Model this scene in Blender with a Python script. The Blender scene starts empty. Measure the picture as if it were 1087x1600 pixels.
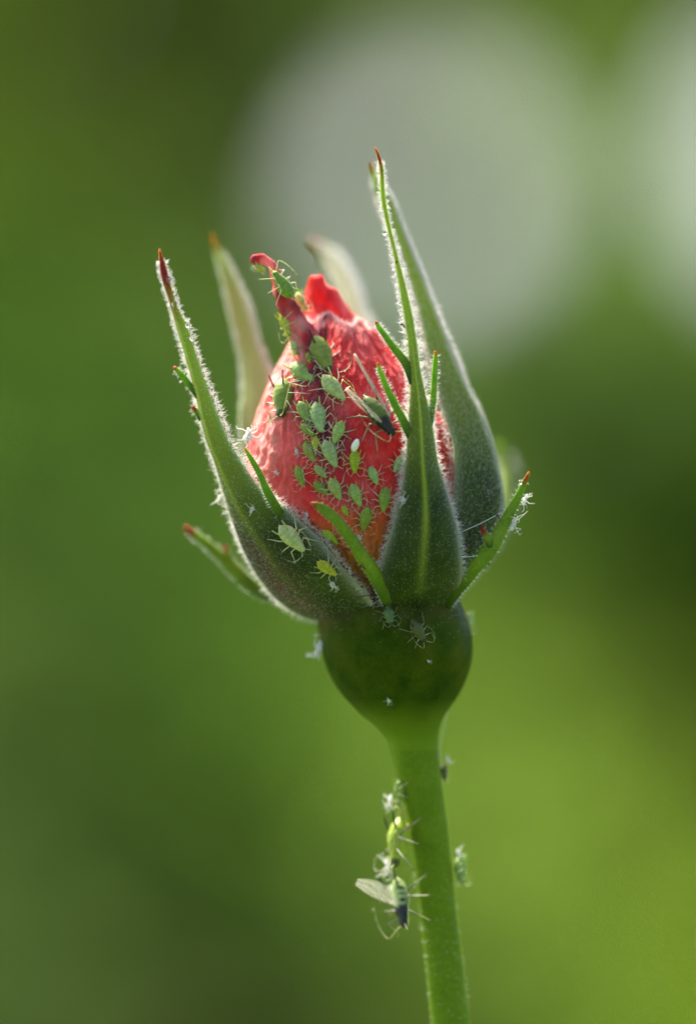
# A rose bud covered with aphids, macro photograph.  1 Blender unit = 1 cm.
import bpy, math, random
import numpy as np
from mathutils import Vector, Matrix, noise
from mathutils.bvhtree import BVHTree

# ------------------------------------------------------------------ camera, sky, sun, exposure
sc = bpy.context.scene
sc.unit_settings.system = 'METRIC'
sc.unit_settings.scale_length = 0.01
col = sc.collection
DIST = 60.0                      # lens to the stem's axis, cm
cam_d = bpy.data.cameras.new('camera')
cam = bpy.data.objects.new('camera', cam_d)
col.objects.link(cam)
cam.location = (0, -DIST, 0)
cam.rotation_euler = (math.pi / 2, 0, 0)
cam_d.sensor_fit = 'VERTICAL'
cam_d.sensor_height = 24
cam_d.lens = 24 * DIST / 8.0     # 8 cm of subject fill the frame's height
cam_d.clip_start = 1
cam_d.clip_end = 60000
cam_d.dof.use_dof = True
cam_d.dof.focus_distance = DIST - 0.70
cam_d.dof.aperture_fstop = cam_d.lens * 1e-3 / 3.1   # 3.1 cm wide entrance pupil
cam_d.dof.aperture_blades = 0
sc.camera = cam

SUN_DIR = Vector((-0.30, 0.50, 0.79)).normalized()    # towards the sun: behind the bud, high, a little left
SUN_EL = math.asin(SUN_DIR.z)
SUN_AZ = math.atan2(SUN_DIR.x, SUN_DIR.y)
world = bpy.data.worlds.new('World')
sc.world = world
world.use_nodes = True
wn, wl = world.node_tree.nodes, world.node_tree.links
bg = wn['Background']
sky = wn.new('ShaderNodeTexSky')
sky.sky_type = 'NISHITA'
sky.sun_disc = False
sky.sun_elevation = SUN_EL
sky.sun_rotation = SUN_AZ
sky.air_density = 0.5
sky.dust_density = 2.5
sky.ozone_density = 1.0
wl.new(sky.outputs['Color'], bg.inputs['Color'])
bg.inputs['Strength'].default_value = 0.135
sd = bpy.data.lights.new('sun', 'SUN')
sd.energy = 4.6
sd.angle = math.radians(9)
sd.color = (1.0, 0.94, 0.82)
sun = bpy.data.objects.new('sun', sd)
col.objects.link(sun)
sun.rotation_euler = (-SUN_DIR).to_track_quat('-Z', 'Y').to_euler()
sun.location = (-60, 120, 150)

sc.view_settings.view_transform = 'Standard'
sc.view_settings.look = 'None'
sc.view_settings.exposure = 1.85
sc.view_settings.gamma = 1
sc.view_settings.use_curve_mapping = False
sc.cycles.use_denoising = True
sc.cycles.use_adaptive_sampling = False
sc.cycles.max_bounces = 10
sc.cycles.transparent_max_bounces = 12
sc.cycles.sample_clamp_indirect = 8

RNG = np.random.default_rng(7)
random.seed(7)

# ------------------------------------------------------------------ helpers
def at(px, py, y):
    """the point at depth y that the photograph (1087 x 1600) shows at px, py"""
    k = (DIST + y) / DIST / 200.0
    return np.array([(px - 543.5) * k, y, (800 - py) * k])

def catmull(A, n):
    """resample the rows of A to n rows with a Catmull-Rom spline over chord length"""
    A = np.asarray(A, float)
    d = np.r_[0, np.cumsum(np.maximum(np.linalg.norm(np.diff(A[:, :3], axis=0), axis=1), 1e-6))]
    t = np.linspace(0, d[-1], n)
    out = np.zeros((n, A.shape[1]))
    m = np.zeros_like(A)
    m[1:-1] = (A[2:] - A[:-2]) / (d[2:] - d[:-2])[:, None]
    m[0] = (A[1] - A[0]) / (d[1] - d[0])
    m[-1] = (A[-1] - A[-2]) / (d[-1] - d[-2])
    for i, tt in enumerate(t):
        k = min(max(np.searchsorted(d, tt) - 1, 0), len(A) - 2)
        h = d[k + 1] - d[k]
        s = (tt - d[k]) / h
        out[i] = ((2*s**3 - 3*s**2 + 1) * A[k] + (s**3 - 2*s**2 + s) * h * m[k]
                  + (-2*s**3 + 3*s**2) * A[k + 1] + (s**3 - s**2) * h * m[k + 1])
    return out

def unit(v):
    v = np.asarray(v, float)
    return v / np.maximum(np.linalg.norm(v, axis=-1, keepdims=True), 1e-12)

def raw_mesh(name, V, F, cols=None, smooth=True):
    me = bpy.data.meshes.new(name)
    me.from_pydata([tuple(v) for v in V], [], [tuple(f) for f in F])
    if cols is not None:
        a = me.color_attributes.new('tint', 'FLOAT_COLOR', 'POINT')
        c = np.ones((len(V), 4), np.float32)
        cc = np.asarray(cols, np.float32)
        c[:, :cc.shape[1]] = cc
        a.data.foreach_set('color', c.ravel())
    if smooth:
        me.polygons.foreach_set('use_smooth', [True] * len(me.polygons))
    me.update()
    return me

def tri_mesh(name, V, T, smooth=True):
    """fast path for many triangles (numpy arrays)"""
    me = bpy.data.meshes.new(name)
    V = np.asarray(V, np.float32); T = np.asarray(T, np.int32)
    me.vertices.add(len(V)); me.vertices.foreach_set('co', V.ravel())
    me.loops.add(T.size); me.loops.foreach_set('vertex_index', T.ravel())
    me.polygons.add(len(T))
    me.polygons.foreach_set('loop_start', np.arange(0, T.size, 3, dtype=np.int32))
    me.update(calc_edges=True)
    me.polygons.foreach_set('use_smooth', [smooth] * len(T))
    me.update()
    return me

def link(name, me, mat, parent=None):
    o = bpy.data.objects.new(name, me)
    col.objects.link(o)
    if mat is not None and me is not None and len(me.materials) == 0:
        me.materials.append(mat)
    if parent is not None:
        o.parent = parent
    return o

def tag(o, label=None, cat=None, group=None, kind=None):
    if label: o['label'] = label
    if cat: o['category'] = cat
    if group: o['group'] = group
    if kind: o['kind'] = kind
    return o

def grid_normals(P):
    du = np.gradient(P, axis=0); dv = np.gradient(P, axis=1)
    return unit(np.cross(du, dv))

def shell(P, th, C=None, out=None):
    """closed shell from the grid P (R,C,3): outer skin P, inner skin th below it"""
    R, K = P.shape[:2]
    N = grid_normals(P)
    if out is not None and np.mean(np.sum(N * out, -1)) < 0:
        N = -N
    th = np.broadcast_to(np.asarray(th, float), (R, K))
    Q = P - N * th[..., None]
    V = np.concatenate([P.reshape(-1, 3), Q.reshape(-1, 3)])
    idx = np.arange(R * K).reshape(R, K)
    o = R * K
    F = []
    for r in range(R - 1):
        for c in range(K - 1):
            a, b, d, e = idx[r, c], idx[r, c + 1], idx[r + 1, c + 1], idx[r + 1, c]
            F.append((a, b, d, e)); F.append((a + o, e + o, d + o, b + o))
    for r in range(R - 1):
        a, e = idx[r, 0], idx[r + 1, 0]
        F.append((a, e, e + o, a + o))
        a, e = idx[r, -1], idx[r + 1, -1]
        F.append((a, a + o, e + o, e))
    for c in range(K - 1):
        a, e = idx[0, c], idx[0, c + 1]
        F.append((a, a + o, e + o, e))
        a, e = idx[-1, c], idx[-1, c + 1]
        F.append((a, e, e + o, a + o))
    cols = None
    if C is not None:
        C = np.asarray(C).reshape(R * K, -1)
        cols = np.concatenate([C, C])
    return V, F, cols, N

def tube(pts, rad, n=8, flat=None, caps=True):
    """tapered tube; flat = (vector, ratio) squeezes it along that vector"""
    pts = np.asarray(pts, float)
    rad = np.broadcast_to(np.asarray(rad, float), (len(pts),))
    T = unit(np.gradient(pts, axis=0))
    ref = np.array([0.13, -0.97, 0.2]) if flat is None else np.asarray(flat[0], float)
    V = []
    for p, t, r in zip(pts, T, rad):
        b = unit(ref - t * np.dot(ref, t))
        a = np.cross(t, b)
        q = 1.0 if flat is None else flat[1]
        for k in range(n):
            ph = 2 * math.pi * k / n
            V.append(p + r * (math.cos(ph) * a + q * math.sin(ph) * b))
    F = []
    for i in range(len(pts) - 1):
        for k in range(n):
            F.append((i*n + k, i*n + (k+1) % n, (i+1)*n + (k+1) % n, (i+1)*n + k))
    if caps:
        F.append(tuple(range(n))[::-1])
        F.append(tuple((len(pts)-1)*n + k for k in range(n)))
    return np.array(V), F

class Pile:
    """collects pieces of one mesh"""
    def __init__(self): self.V, self.F, self.C, self.n = [], [], [], 0
    def add(self, V, F, c=(0, 0, 0)):
        V = np.asarray(V, float)
        c = np.asarray(c, float)
        if c.ndim == 1: c = np.tile(c, (len(V), 1))
        self.V.append(V); self.C.append(c)
        self.F += [tuple(int(i) + self.n for i in f) for f in F]
        self.n += len(V)
        return self
    def mesh(self, name, smooth=True):
        return raw_mesh(name, np.concatenate(self.V), self.F, np.concatenate(self.C), smooth)

def ball(c, r, n=8, m=6):
    V, F = [], []
    for i in range(m + 1):
        th = math.pi * i / m
        for k in range(n):
            ph = 2 * math.pi * k / n
            V.append((c[0] + r*math.sin(th)*math.cos(ph), c[1] + r*math.sin(th)*math.sin(ph), c[2] + r*math.cos(th)))
    for i in range(m):
        for k in range(n):
            F.append((i*n+k, (i+1)*n+k, (i+1)*n+(k+1) % n, i*n+(k+1) % n))
    return np.array(V), F

def hairs(P, D, L, r, curl=0.35):
    """bent three-sided spikes: root P, direction D, length L, root radius r"""
    n = len(P)
    D = unit(D)
    L = np.broadcast_to(L, (n,))[:, None]
    r = np.broadcast_to(r, (n,))[:, None]
    side = unit(np.cross(D, RNG.normal(size=(n, 3))))
    up = np.cross(D, side)
    M = P + D * L * 0.55 + side * L * curl * 0.15
    E = P + D * L * 0.97 + side * L * curl * RNG.uniform(0.3, 1, (n, 1))
    V = np.zeros((n, 7, 3))
    for k in range(3):
        a = 2 * math.pi * k / 3
        o = side * math.cos(a) + up * math.sin(a)
        V[:, k] = P - D * L * 0.04 + o * r
        V[:, 3 + k] = M + o * r * 0.8
    V[:, 6] = E
    t = []
    for k in range(3):
        j = (k + 1) % 3
        t += [(k, j, 3 + j), (k, 3 + j, 3 + k), (3 + k, 3 + j, 6)]
    T = (np.array(t)[None] + 7 * np.arange(n)[:, None, None]).reshape(-1, 3)
    return V.reshape(-1, 3), T

class Fuzz:
    def __init__(self): self.V, self.T, self.n = [], [], 0
    def add(self, P, D, L, r, curl=0.35):
        if len(P) == 0: return
        V, T = hairs(np.asarray(P, float), np.asarray(D, float), L, r, curl)
        self.V.append(V); self.T.append(T + self.n); self.n += len(V)
    def build(self, name, mat, parent):
        me = tri_mesh(name, np.concatenate(self.V) - ORG, np.concatenate(self.T))
        return tag(link(name, me, mat, parent), kind='stuff')

def sample_grid(P, n, w=None):
    """random points on the grid surface with normals and (row, column) fractions"""
    R, K = P.shape[:2]
    N = grid_normals(P)
    A = np.linalg.norm(np.cross(P[1:, :-1] - P[:-1, :-1], P[:-1, 1:] - P[:-1, :-1]), axis=-1)
    if w is not None: A = A * w[:-1, :-1]
    p = (A / A.sum()).ravel()
    k = RNG.choice(len(p), n, p=p)
    r, c = k // (K - 1), k % (K - 1)
    u, v = RNG.random((2, n, 1))
    X = P[r, c]*(1-u)*(1-v) + P[r+1, c]*u*(1-v) + P[r, c+1]*(1-u)*v + P[r+1, c+1]*u*v
    return X, N[r, c], (r + u[:, 0]) / (R-1), (c + v[:, 0]) / (K-1), unit(P[np.minimum(r+1, R-1), c] - P[r, c])

# ------------------------------------------------------------------ materials
def nodes(name):
    m = bpy.data.materials.new(name)
    m.use_nodes = True
    nt = m.node_tree
    return m, nt.nodes, nt.links, nt.nodes['Principled BSDF']

def ramp(n, stops):
    r = n.new('ShaderNodeValToRGB')
    e = r.color_ramp.elements
    e[0].position, e[0].color = stops[0][0], (*stops[0][1], 1)
    e[1].position, e[1].color = stops[-1][0], (*stops[-1][1], 1)
    for p, c in stops[1:-1]:
        x = e.new(p); x.color = (*c, 1)
    return r

def mixc(n, l, fac, a, b, blend='MIX'):
    m = n.new('ShaderNodeMix'); m.data_type = 'RGBA'; m.blend_type = blend
    for sock, v in ((m.inputs[0], fac), (m.inputs[6], a), (m.inputs[7], b)):
        if hasattr(v, 'is_output'): l.new(v, sock)
        elif isinstance(v, (int, float)): sock.default_value = v
        else: sock.default_value = (*v, 1)
    return m.outputs[2]

def tex(n, l, scale, detail=4, rough=0.55, kind='ShaderNodeTexNoise', stretch=None):
    t = n.new(kind)
    tc = n.new('ShaderNodeTexCoord')
    src = tc.outputs['Object']
    if stretch:
        mp = n.new('ShaderNodeMapping'); mp.inputs['Scale'].default_value = stretch
        l.new(src, mp.inputs['Vector']); src = mp.outputs['Vector']
    l.new(src, t.inputs['Vector'])
    t.inputs['Scale'].default_value = scale
    if 'Detail' in t.inputs:
        t.inputs['Detail'].default_value = detail
        t.inputs['Roughness'].default_value = rough
    return t

def tint(n):
    a = n.new('ShaderNodeAttribute'); a.attribute_name = 'tint'
    s = n.new('ShaderNodeSeparateColor')
    return a, s

def bump(n, l, p, height, strength, dist):
    b = n.new('ShaderNodeBump')
    b.inputs['Strength'].default_value = strength
    b.inputs['Distance'].default_value = dist
    l.new(height, b.inputs['Height']); l.new(b.outputs['Normal'], p.inputs['Normal'])

def sss(p, w, rad, scale):
    p.inputs['Subsurface Weight'].default_value = w
    p.inputs['Subsurface Radius'].default_value = rad
    p.inputs['Subsurface Scale'].default_value = scale

def mat_petal():
    m, n, l, p = nodes('petal_red')
    a, s = tint(n); l.new(a.outputs['Color'], s.inputs['Color'])
    nz = tex(n, l, 3.0, 6)
    red = ramp(n, [(0.3, (0.72, 0.022, 0.024)), (0.5, (0.85, 0.052, 0.046)), (0.72, (0.93, 0.17, 0.15))])
    l.new(nz.outputs['Fac'], red.inputs['Fac'])
    fine = tex(n, l, 26, 4, 0.6, stretch=(1, 1, 0.45))
    fr = ramp(n, [(0.35, (0.72, 0.62, 0.66)), (0.65, (1, 1, 1))]); l.new(fine.outputs['Fac'], fr.inputs['Fac'])
    c = mixc(n, l, 0.9, red.outputs['Color'], fr.outputs['Color'], 'MULTIPLY')
    c = mixc(n, l, s.outputs['Red'], c, (0.62, 0.30, 0.03))          # yellow claw at the base
    c = mixc(n, l, s.outputs['Green'], c, (0.80, 0.50, 0.42))        # pale rim, and light painted on the left flank
    c = mixc(n, l, s.outputs['Blue'], c, (0.13, 0.030, 0.045))        # purple vein
    l.new(c, p.inputs['Base Color'])
    p.inputs['Roughness'].default_value = 0.62
    p.inputs['Specular IOR Level'].default_value = 0.12
    p.inputs['Sheen Weight'].default_value = 0.0
    p.inputs['Sheen Roughness'].default_value = 0.4
    p.inputs['Sheen Tint'].default_value = (1, 0.8, 0.8, 1)
    sss(p, 0.45, (1.0, 0.25, 0.2), 0.08)
    w = tex(n, l, 11, 7, 0.66, stretch=(1, 1, 0.6))
    bump(n, l, p, w.outputs['Fac'], 0.9, 0.055)
    return m

def mat_green(name, c0, c1, c2, rough=0.5, sub=0.4, subscale=0.06, bumpy=0.35, rib=(0.36, 0.42, 0.035), spec=0.12):
    """tint: R red tip, G pale margin, B pale yellow midrib, 4th maroon flush via noise on A"""
    m, n, l, p = nodes(name)
    a, s = tint(n); l.new(a.outputs['Color'], s.inputs['Color'])
    nz = tex(n, l, 4.5, 5)
    r = ramp(n, [(0.32, c0), (0.52, c1), (0.72, c2)]); l.new(nz.outputs['Fac'], r.inputs['Fac'])
    fine = tex(n, l, 45, 3, 0.6)
    fr = ramp(n, [(0.35, (0.66, 0.7, 0.6)), (0.65, (1, 1, 1))]); l.new(fine.outputs['Fac'], fr.inputs['Fac'])
    c = mixc(n, l, 0.8, r.outputs['Color'], fr.outputs['Color'], 'MULTIPLY')
    c = mixc(n, l, s.outputs['Blue'], c, rib)
    c = mixc(n, l, s.outputs['Green'], c, (0.42, 0.40, 0.27))
    c = mixc(n, l, s.outputs['Red'], c, (0.24, 0.012, 0.008))
    inv = n.new('ShaderNodeMath'); inv.operation = 'SUBTRACT'; inv.inputs[0].default_value = 1.0
    l.new(a.outputs['Alpha'], inv.inputs[1])
    blot = tex(n, l, 9, 4, 0.6)
    br = ramp(n, [(0.38, (0.25, 0.25, 0.25)), (0.62, (1, 1, 1))]); l.new(blot.outputs['Fac'], br.inputs['Fac'])
    mu = n.new('ShaderNodeMath'); mu.operation = 'MULTIPLY'
    l.new(inv.outputs[0], mu.inputs[0]); l.new(br.outputs['Color'], mu.inputs[1])
    c = mixc(n, l, mu.outputs[0], c, (0.12, 0.045, 0.04))            # maroon flush, also the hip's painted shade ring
    l.new(c, p.inputs['Base Color'])
    p.inputs['Roughness'].default_value = rough
    p.inputs['Specular IOR Level'].default_value = spec
    sss(p, sub, (0.6, 1.0, 0.2), subscale)
    b = tex(n, l, 38, 4, 0.6)
    bump(n, l, p, b.outputs['Fac'], bumpy, 0.012)
    return m

def mat_fuzz(name, c, tr=0.6, clear=0.1):
    m, n, l, p = nodes(name)
    n.remove(p)
    d = n.new('ShaderNodeBsdfDiffuse'); d.inputs['Color'].default_value = (*c, 1)
    t = n.new('ShaderNodeBsdfTranslucent'); t.inputs['Color'].default_value = (*c, 1)
    g = n.new('ShaderNodeBsdfTransparent')
    m1 = n.new('ShaderNodeMixShader'); m1.inputs[0].default_value = tr
    l.new(d.outputs[0], m1.inputs[1]); l.new(t.outputs[0], m1.inputs[2])
    m2 = n.new('ShaderNodeMixShader'); m2.inputs[0].default_value = clear
    l.new(m1.outputs[0], m2.inputs[1]); l.new(g.outputs[0], m2.inputs[2])
    l.new(m2.outputs[0], n['Material Output'].inputs['Surface'])
    return m

def mat_aphid():
    """body colour comes from the object's own colour; tint R leg, G dark, B belly/segment"""
    m, n, l, p = nodes('aphid_skin')
    a, s = tint(n); l.new(a.outputs['Color'], s.inputs['Color'])
    oi = n.new('ShaderNodeObjectInfo')
    nz = tex(n, l, 7, 4)
    r = ramp(n, [(0.3, (0.6, 0.7, 0.55)), (0.7, (1.05, 1.05, 1.0))]); l.new(nz.outputs['Fac'], r.inputs['Fac'])
    c = mixc(n, l, 1.0, oi.outputs['Color'], r.outputs['Color'], 'MULTIPLY')
    c = mixc(n, l, s.outputs['Blue'], c, (0.07, 0.13, 0.02))
    c = mixc(n, l, s.outputs['Red'], c, (0.55, 0.50, 0.30))
    c = mixc(n, l, s.outputs['Green'], c, (0.012, 0.010, 0.008))
    l.new(c, p.inputs['Base Color'])
    p.inputs['Roughness'].default_value = 0.42
    mr = n.new('ShaderNodeMapRange'); mr.inputs['To Min'].default_value = 0.18; mr.inputs['To Max'].default_value = 0.35
    l.new(s.outputs['Green'], mr.inputs['Value']); l.new(mr.outputs['Result'], p.inputs['Specular IOR Level'])
    sss(p, 0.4, (0.8, 1.0, 0.3), 0.03)
    return m

def mat_plain(name, c, rough=0.5, sub=0.0, noise_amt=0.4, scale=20):
    m, n, l, p = nodes(name)
    nz = tex(n, l, scale, 4)
    r = ramp(n, [(0.3, tuple(x * (1 - noise_amt) for x in c)), (0.7, c)]); l.new(nz.outputs['Fac'], r.inputs['Fac'])
    l.new(r.outputs['Color'], p.inputs['Base Color'])
    p.inputs['Roughness'].default_value = rough
    if sub: sss(p, sub, (1, 1, 0.8), 0.03)
    return m

def mat_wing():
    m, n, l, p = nodes('wing_membrane')
    n.remove(p)
    d = n.new('ShaderNodeBsdfTranslucent'); d.inputs['Color'].default_value = (0.75, 0.74, 0.62, 1)
    g = n.new('ShaderNodeBsdfGlossy'); g.inputs['Roughness'].default_value = 0.25
    g.inputs['Color'].default_value = (0.8, 0.8, 0.75, 1)
    t = n.new('ShaderNodeBsdfTransparent'); t.inputs['Color'].default_value = (0.92, 0.92, 0.88, 1)
    nz = tex(n, l, 12, 3)
    mr = n.new('ShaderNodeMapRange'); mr.inputs['To Min'].default_value = 0.05; mr.inputs['To Max'].default_value = 0.15
    l.new(nz.outputs['Fac'], mr.inputs['Value'])
    m1 = n.new('ShaderNodeMixShader'); m1.inputs[0].default_value = 0.25
    l.new(d.outputs[0], m1.inputs[1]); l.new(g.outputs[0], m1.inputs[2])
    m2 = n.new('ShaderNodeMixShader')
    l.new(mr.outputs['Result'], m2.inputs[0]); l.new(t.outputs[0], m2.inputs[1]); l.new(m1.outputs[0], m2.inputs[2])
    l.new(m2.outputs[0], n['Material Output'].inputs['Surface'])
    return m

def mat_water():
    m, n, l, p = nodes('dew')
    p.inputs['Base Color'].default_value = (1, 1, 1, 1)
    p.inputs['Roughness'].default_value = 0.02
    p.inputs['Transmission Weight'].default_value = 1
    p.inputs['IOR'].default_value = 1.33
    return m

def mat_leaf():
    m, n, l, p = nodes('garden_leaf')
    n.remove(p)
    a = n.new('ShaderNodeAttribute'); a.attribute_name = 'tint'
    d = n.new('ShaderNodeBsdfDiffuse'); t = n.new('ShaderNodeBsdfTranslucent')
    l.new(a.outputs['Color'], d.inputs['Color']); l.new(a.outputs['Color'], t.inputs['Color'])
    m1 = n.new('ShaderNodeMixShader'); m1.inputs[0].default_value = 0.5
    l.new(d.outputs[0], m1.inputs[1]); l.new(t.outputs[0], m1.inputs[2])
    l.new(m1.outputs[0], n['Material Output'].inputs['Surface'])
    return m

def mat_lawn():
    m, n, l, p = nodes('lawn')
    nz = tex(n, l, 0.05, 6)
    r = ramp(n, [(0.3, (0.03, 0.06, 0.012)), (0.7, (0.08, 0.13, 0.03))]); l.new(nz.outputs['Fac'], r.inputs['Fac'])
    l.new(r.outputs['Color'], p.inputs['Base Color'])
    p.inputs['Roughness'].default_value = 0.9
    return m

M_PETAL = mat_petal()
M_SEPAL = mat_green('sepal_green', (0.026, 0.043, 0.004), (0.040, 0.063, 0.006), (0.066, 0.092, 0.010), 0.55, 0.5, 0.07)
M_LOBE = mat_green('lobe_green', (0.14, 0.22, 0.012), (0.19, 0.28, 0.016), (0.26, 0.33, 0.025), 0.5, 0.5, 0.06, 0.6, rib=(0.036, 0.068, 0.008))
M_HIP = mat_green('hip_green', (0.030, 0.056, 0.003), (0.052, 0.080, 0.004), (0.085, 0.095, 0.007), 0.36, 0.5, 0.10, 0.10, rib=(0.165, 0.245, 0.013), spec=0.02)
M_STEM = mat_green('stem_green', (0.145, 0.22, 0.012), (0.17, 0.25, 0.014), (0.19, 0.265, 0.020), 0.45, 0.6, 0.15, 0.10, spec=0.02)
M_FUZZ = mat_fuzz('white_hair', (0.92, 0.90, 0.86))
M_FUZZ_FINE = mat_fuzz('fine_hair', (0.80, 0.74, 0.72), 0.5, 0.55)
M_GLAND = mat_plain('gland_red', (0.10, 0.008, 0.012), 0.18)
M_APHID = mat_aphid()
M_EYE = mat_plain('eye_dark', (0.03, 0.008, 0.006), 0.2)
M_BLACK = mat_plain('black_chitin', (0.014, 0.011, 0.009), 0.25)
M_PALE = mat_plain('pale_chitin', (0.60, 0.56, 0.38), 0.4, 0.3)
M_SKIN = mat_fuzz('shed_skin', (0.86, 0.84, 0.78), 0.4, 0.12)
M_NYMPH = mat_plain('newborn_white', (0.85, 0.84, 0.66), 0.35, 0.4, 0.15)
M_WING = mat_wing()
M_WATER = mat_water()
M_SILK = mat_fuzz('silk', (0.9, 0.9, 0.9), 0.5, 0.3)
M_LEAF = mat_leaf()
M_LAWN = mat_lawn()

# ------------------------------------------------------------------ setting: lawn and the leafy garden behind
GROUND = -72.0
g = raw_mesh('lawn', [(-30000, -30000, GROUND), (30000, -30000, GROUND), (30000, 30000, GROUND), (-30000, 30000, GROUND)], [(0, 1, 2, 3)])
tag(link('lawn', g, M_LAWN), kind='structure')

BGY = 255.0
def bgpt(px, py):                # a place in the middle of the hedge
    p = at(px, py, BGY)
    return p[0], p[2]
# patches of mixed leaf greens, with shade in deep gaps painted as dark leaves: place, spread (cm), colour, weight
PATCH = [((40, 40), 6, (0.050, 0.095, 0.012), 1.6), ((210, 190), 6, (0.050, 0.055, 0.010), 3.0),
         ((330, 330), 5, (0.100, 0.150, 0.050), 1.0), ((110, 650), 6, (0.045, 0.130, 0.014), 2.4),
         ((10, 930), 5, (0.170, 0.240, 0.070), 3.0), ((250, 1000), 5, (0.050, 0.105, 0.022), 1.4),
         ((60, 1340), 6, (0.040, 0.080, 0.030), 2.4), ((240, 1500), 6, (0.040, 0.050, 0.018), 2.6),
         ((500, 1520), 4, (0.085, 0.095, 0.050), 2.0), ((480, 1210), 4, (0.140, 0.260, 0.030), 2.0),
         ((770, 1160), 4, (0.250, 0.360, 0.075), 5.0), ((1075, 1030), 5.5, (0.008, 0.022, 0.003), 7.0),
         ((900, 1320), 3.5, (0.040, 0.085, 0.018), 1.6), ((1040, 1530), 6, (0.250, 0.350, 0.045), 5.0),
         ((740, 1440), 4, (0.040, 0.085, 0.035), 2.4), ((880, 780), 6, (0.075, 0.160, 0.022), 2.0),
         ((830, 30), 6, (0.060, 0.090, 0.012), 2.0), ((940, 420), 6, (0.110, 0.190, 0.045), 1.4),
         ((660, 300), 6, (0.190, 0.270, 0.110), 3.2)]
def foliage(n):
    X = RNG.uniform(-190, 190, n); Z = RNG.uniform(GROUND, 75, n)
    # extra leaves where the lens looks
    k = n // 3
    X[:k] = RNG.uniform(-75, 75, k); Z[:k] = RNG.uniform(-45, 60, k)
    Y = 250 + 1.6 * Z + RNG.uniform(-22, 22, n) + 9 * np.sin(X * 0.11) + 6 * np.sin(X * 0.23 + Z * 0.19)   # a bank of shrubs that leans back
    keep = np.ones(n, bool)
    for (gx, gy, rad) in GAPS:
        d = np.stack([X, Y + DIST, Z], 1)
        ax = unit(at(gx, gy, BGY) - np.array([0, -DIST, 0]))
        perp = d - (d @ ax)[:, None] * ax
        keep &= np.linalg.norm(perp, axis=1) > rad + 1.2
    X, Y, Z = X[keep], Y[keep], Z[keep]
    n = len(X)
    size = RNG.uniform(2.2, 4.6, n)
    fwd = unit(RNG.normal(size=(n, 3)) + [0, -0.3, -0.5])
    nor = unit(RNG.normal(size=(n, 3)) + [0, -0.5, 0.9])
    sid = unit(np.cross(fwd, nor)); nor = np.cross(sid, fwd)
    pos = np.stack([X, Y, Z], 1)
    # leaf outline: base, two shoulders, tip, with a folded midrib
    prof = [(-0.5, 0, 0), (-0.12, 0.34, 0.10), (0.18, 0.26, 0.08), (0.5, 0, -0.08), (0.18, -0.26, 0.08), (-0.12, -0.34, 0.10), (0.02, 0, 0)]
    V = np.zeros((n, 7, 3))
    for i, (a, b, c) in enumerate(prof):
        V[:, i] = pos + size[:, None] * (fwd * a + sid * b + nor * c)
    t = np.array([(0, 5, 6), (0, 6, 1), (6, 5, 4), (6, 4, 3), (6, 3, 2), (6, 2, 1)])
    T = (t[None] + 7 * np.arange(n)[:, None, None]).reshape(-1, 3)
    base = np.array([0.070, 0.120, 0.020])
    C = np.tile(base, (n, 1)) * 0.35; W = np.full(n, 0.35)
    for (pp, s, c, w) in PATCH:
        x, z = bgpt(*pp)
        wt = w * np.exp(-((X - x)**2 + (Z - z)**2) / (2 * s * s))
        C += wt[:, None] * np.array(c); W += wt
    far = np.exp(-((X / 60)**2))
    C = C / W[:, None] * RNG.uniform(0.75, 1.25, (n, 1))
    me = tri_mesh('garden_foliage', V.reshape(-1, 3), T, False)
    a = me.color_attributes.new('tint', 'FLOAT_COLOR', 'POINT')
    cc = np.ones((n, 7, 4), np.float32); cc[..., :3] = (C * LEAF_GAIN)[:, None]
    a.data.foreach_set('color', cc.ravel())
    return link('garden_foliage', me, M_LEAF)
GAPS = [(672, 288, 1.85), (1262, 250, 2.6)]
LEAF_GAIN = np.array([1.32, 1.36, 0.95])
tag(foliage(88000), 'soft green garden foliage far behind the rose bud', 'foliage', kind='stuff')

# ------------------------------------------------------------------ the rose: stem, hip, petals, sepals
ORG = np.array([at(760, 800, 0)[0] + 1.5, 0.0, GROUND])
rose = bpy.data.objects.new('rose', None)
rose.empty_display_size = 1
rose.location = ORG
col.objects.link(rose)
tag(rose, 'red rose bud with hairy green sepals on a smooth green stem', 'rose bud')

def part(name, V, F, mat, parent=rose, cols=None):
    return link(name, raw_mesh(name, np.asarray(V) - ORG, F, cols), mat, parent)

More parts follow.
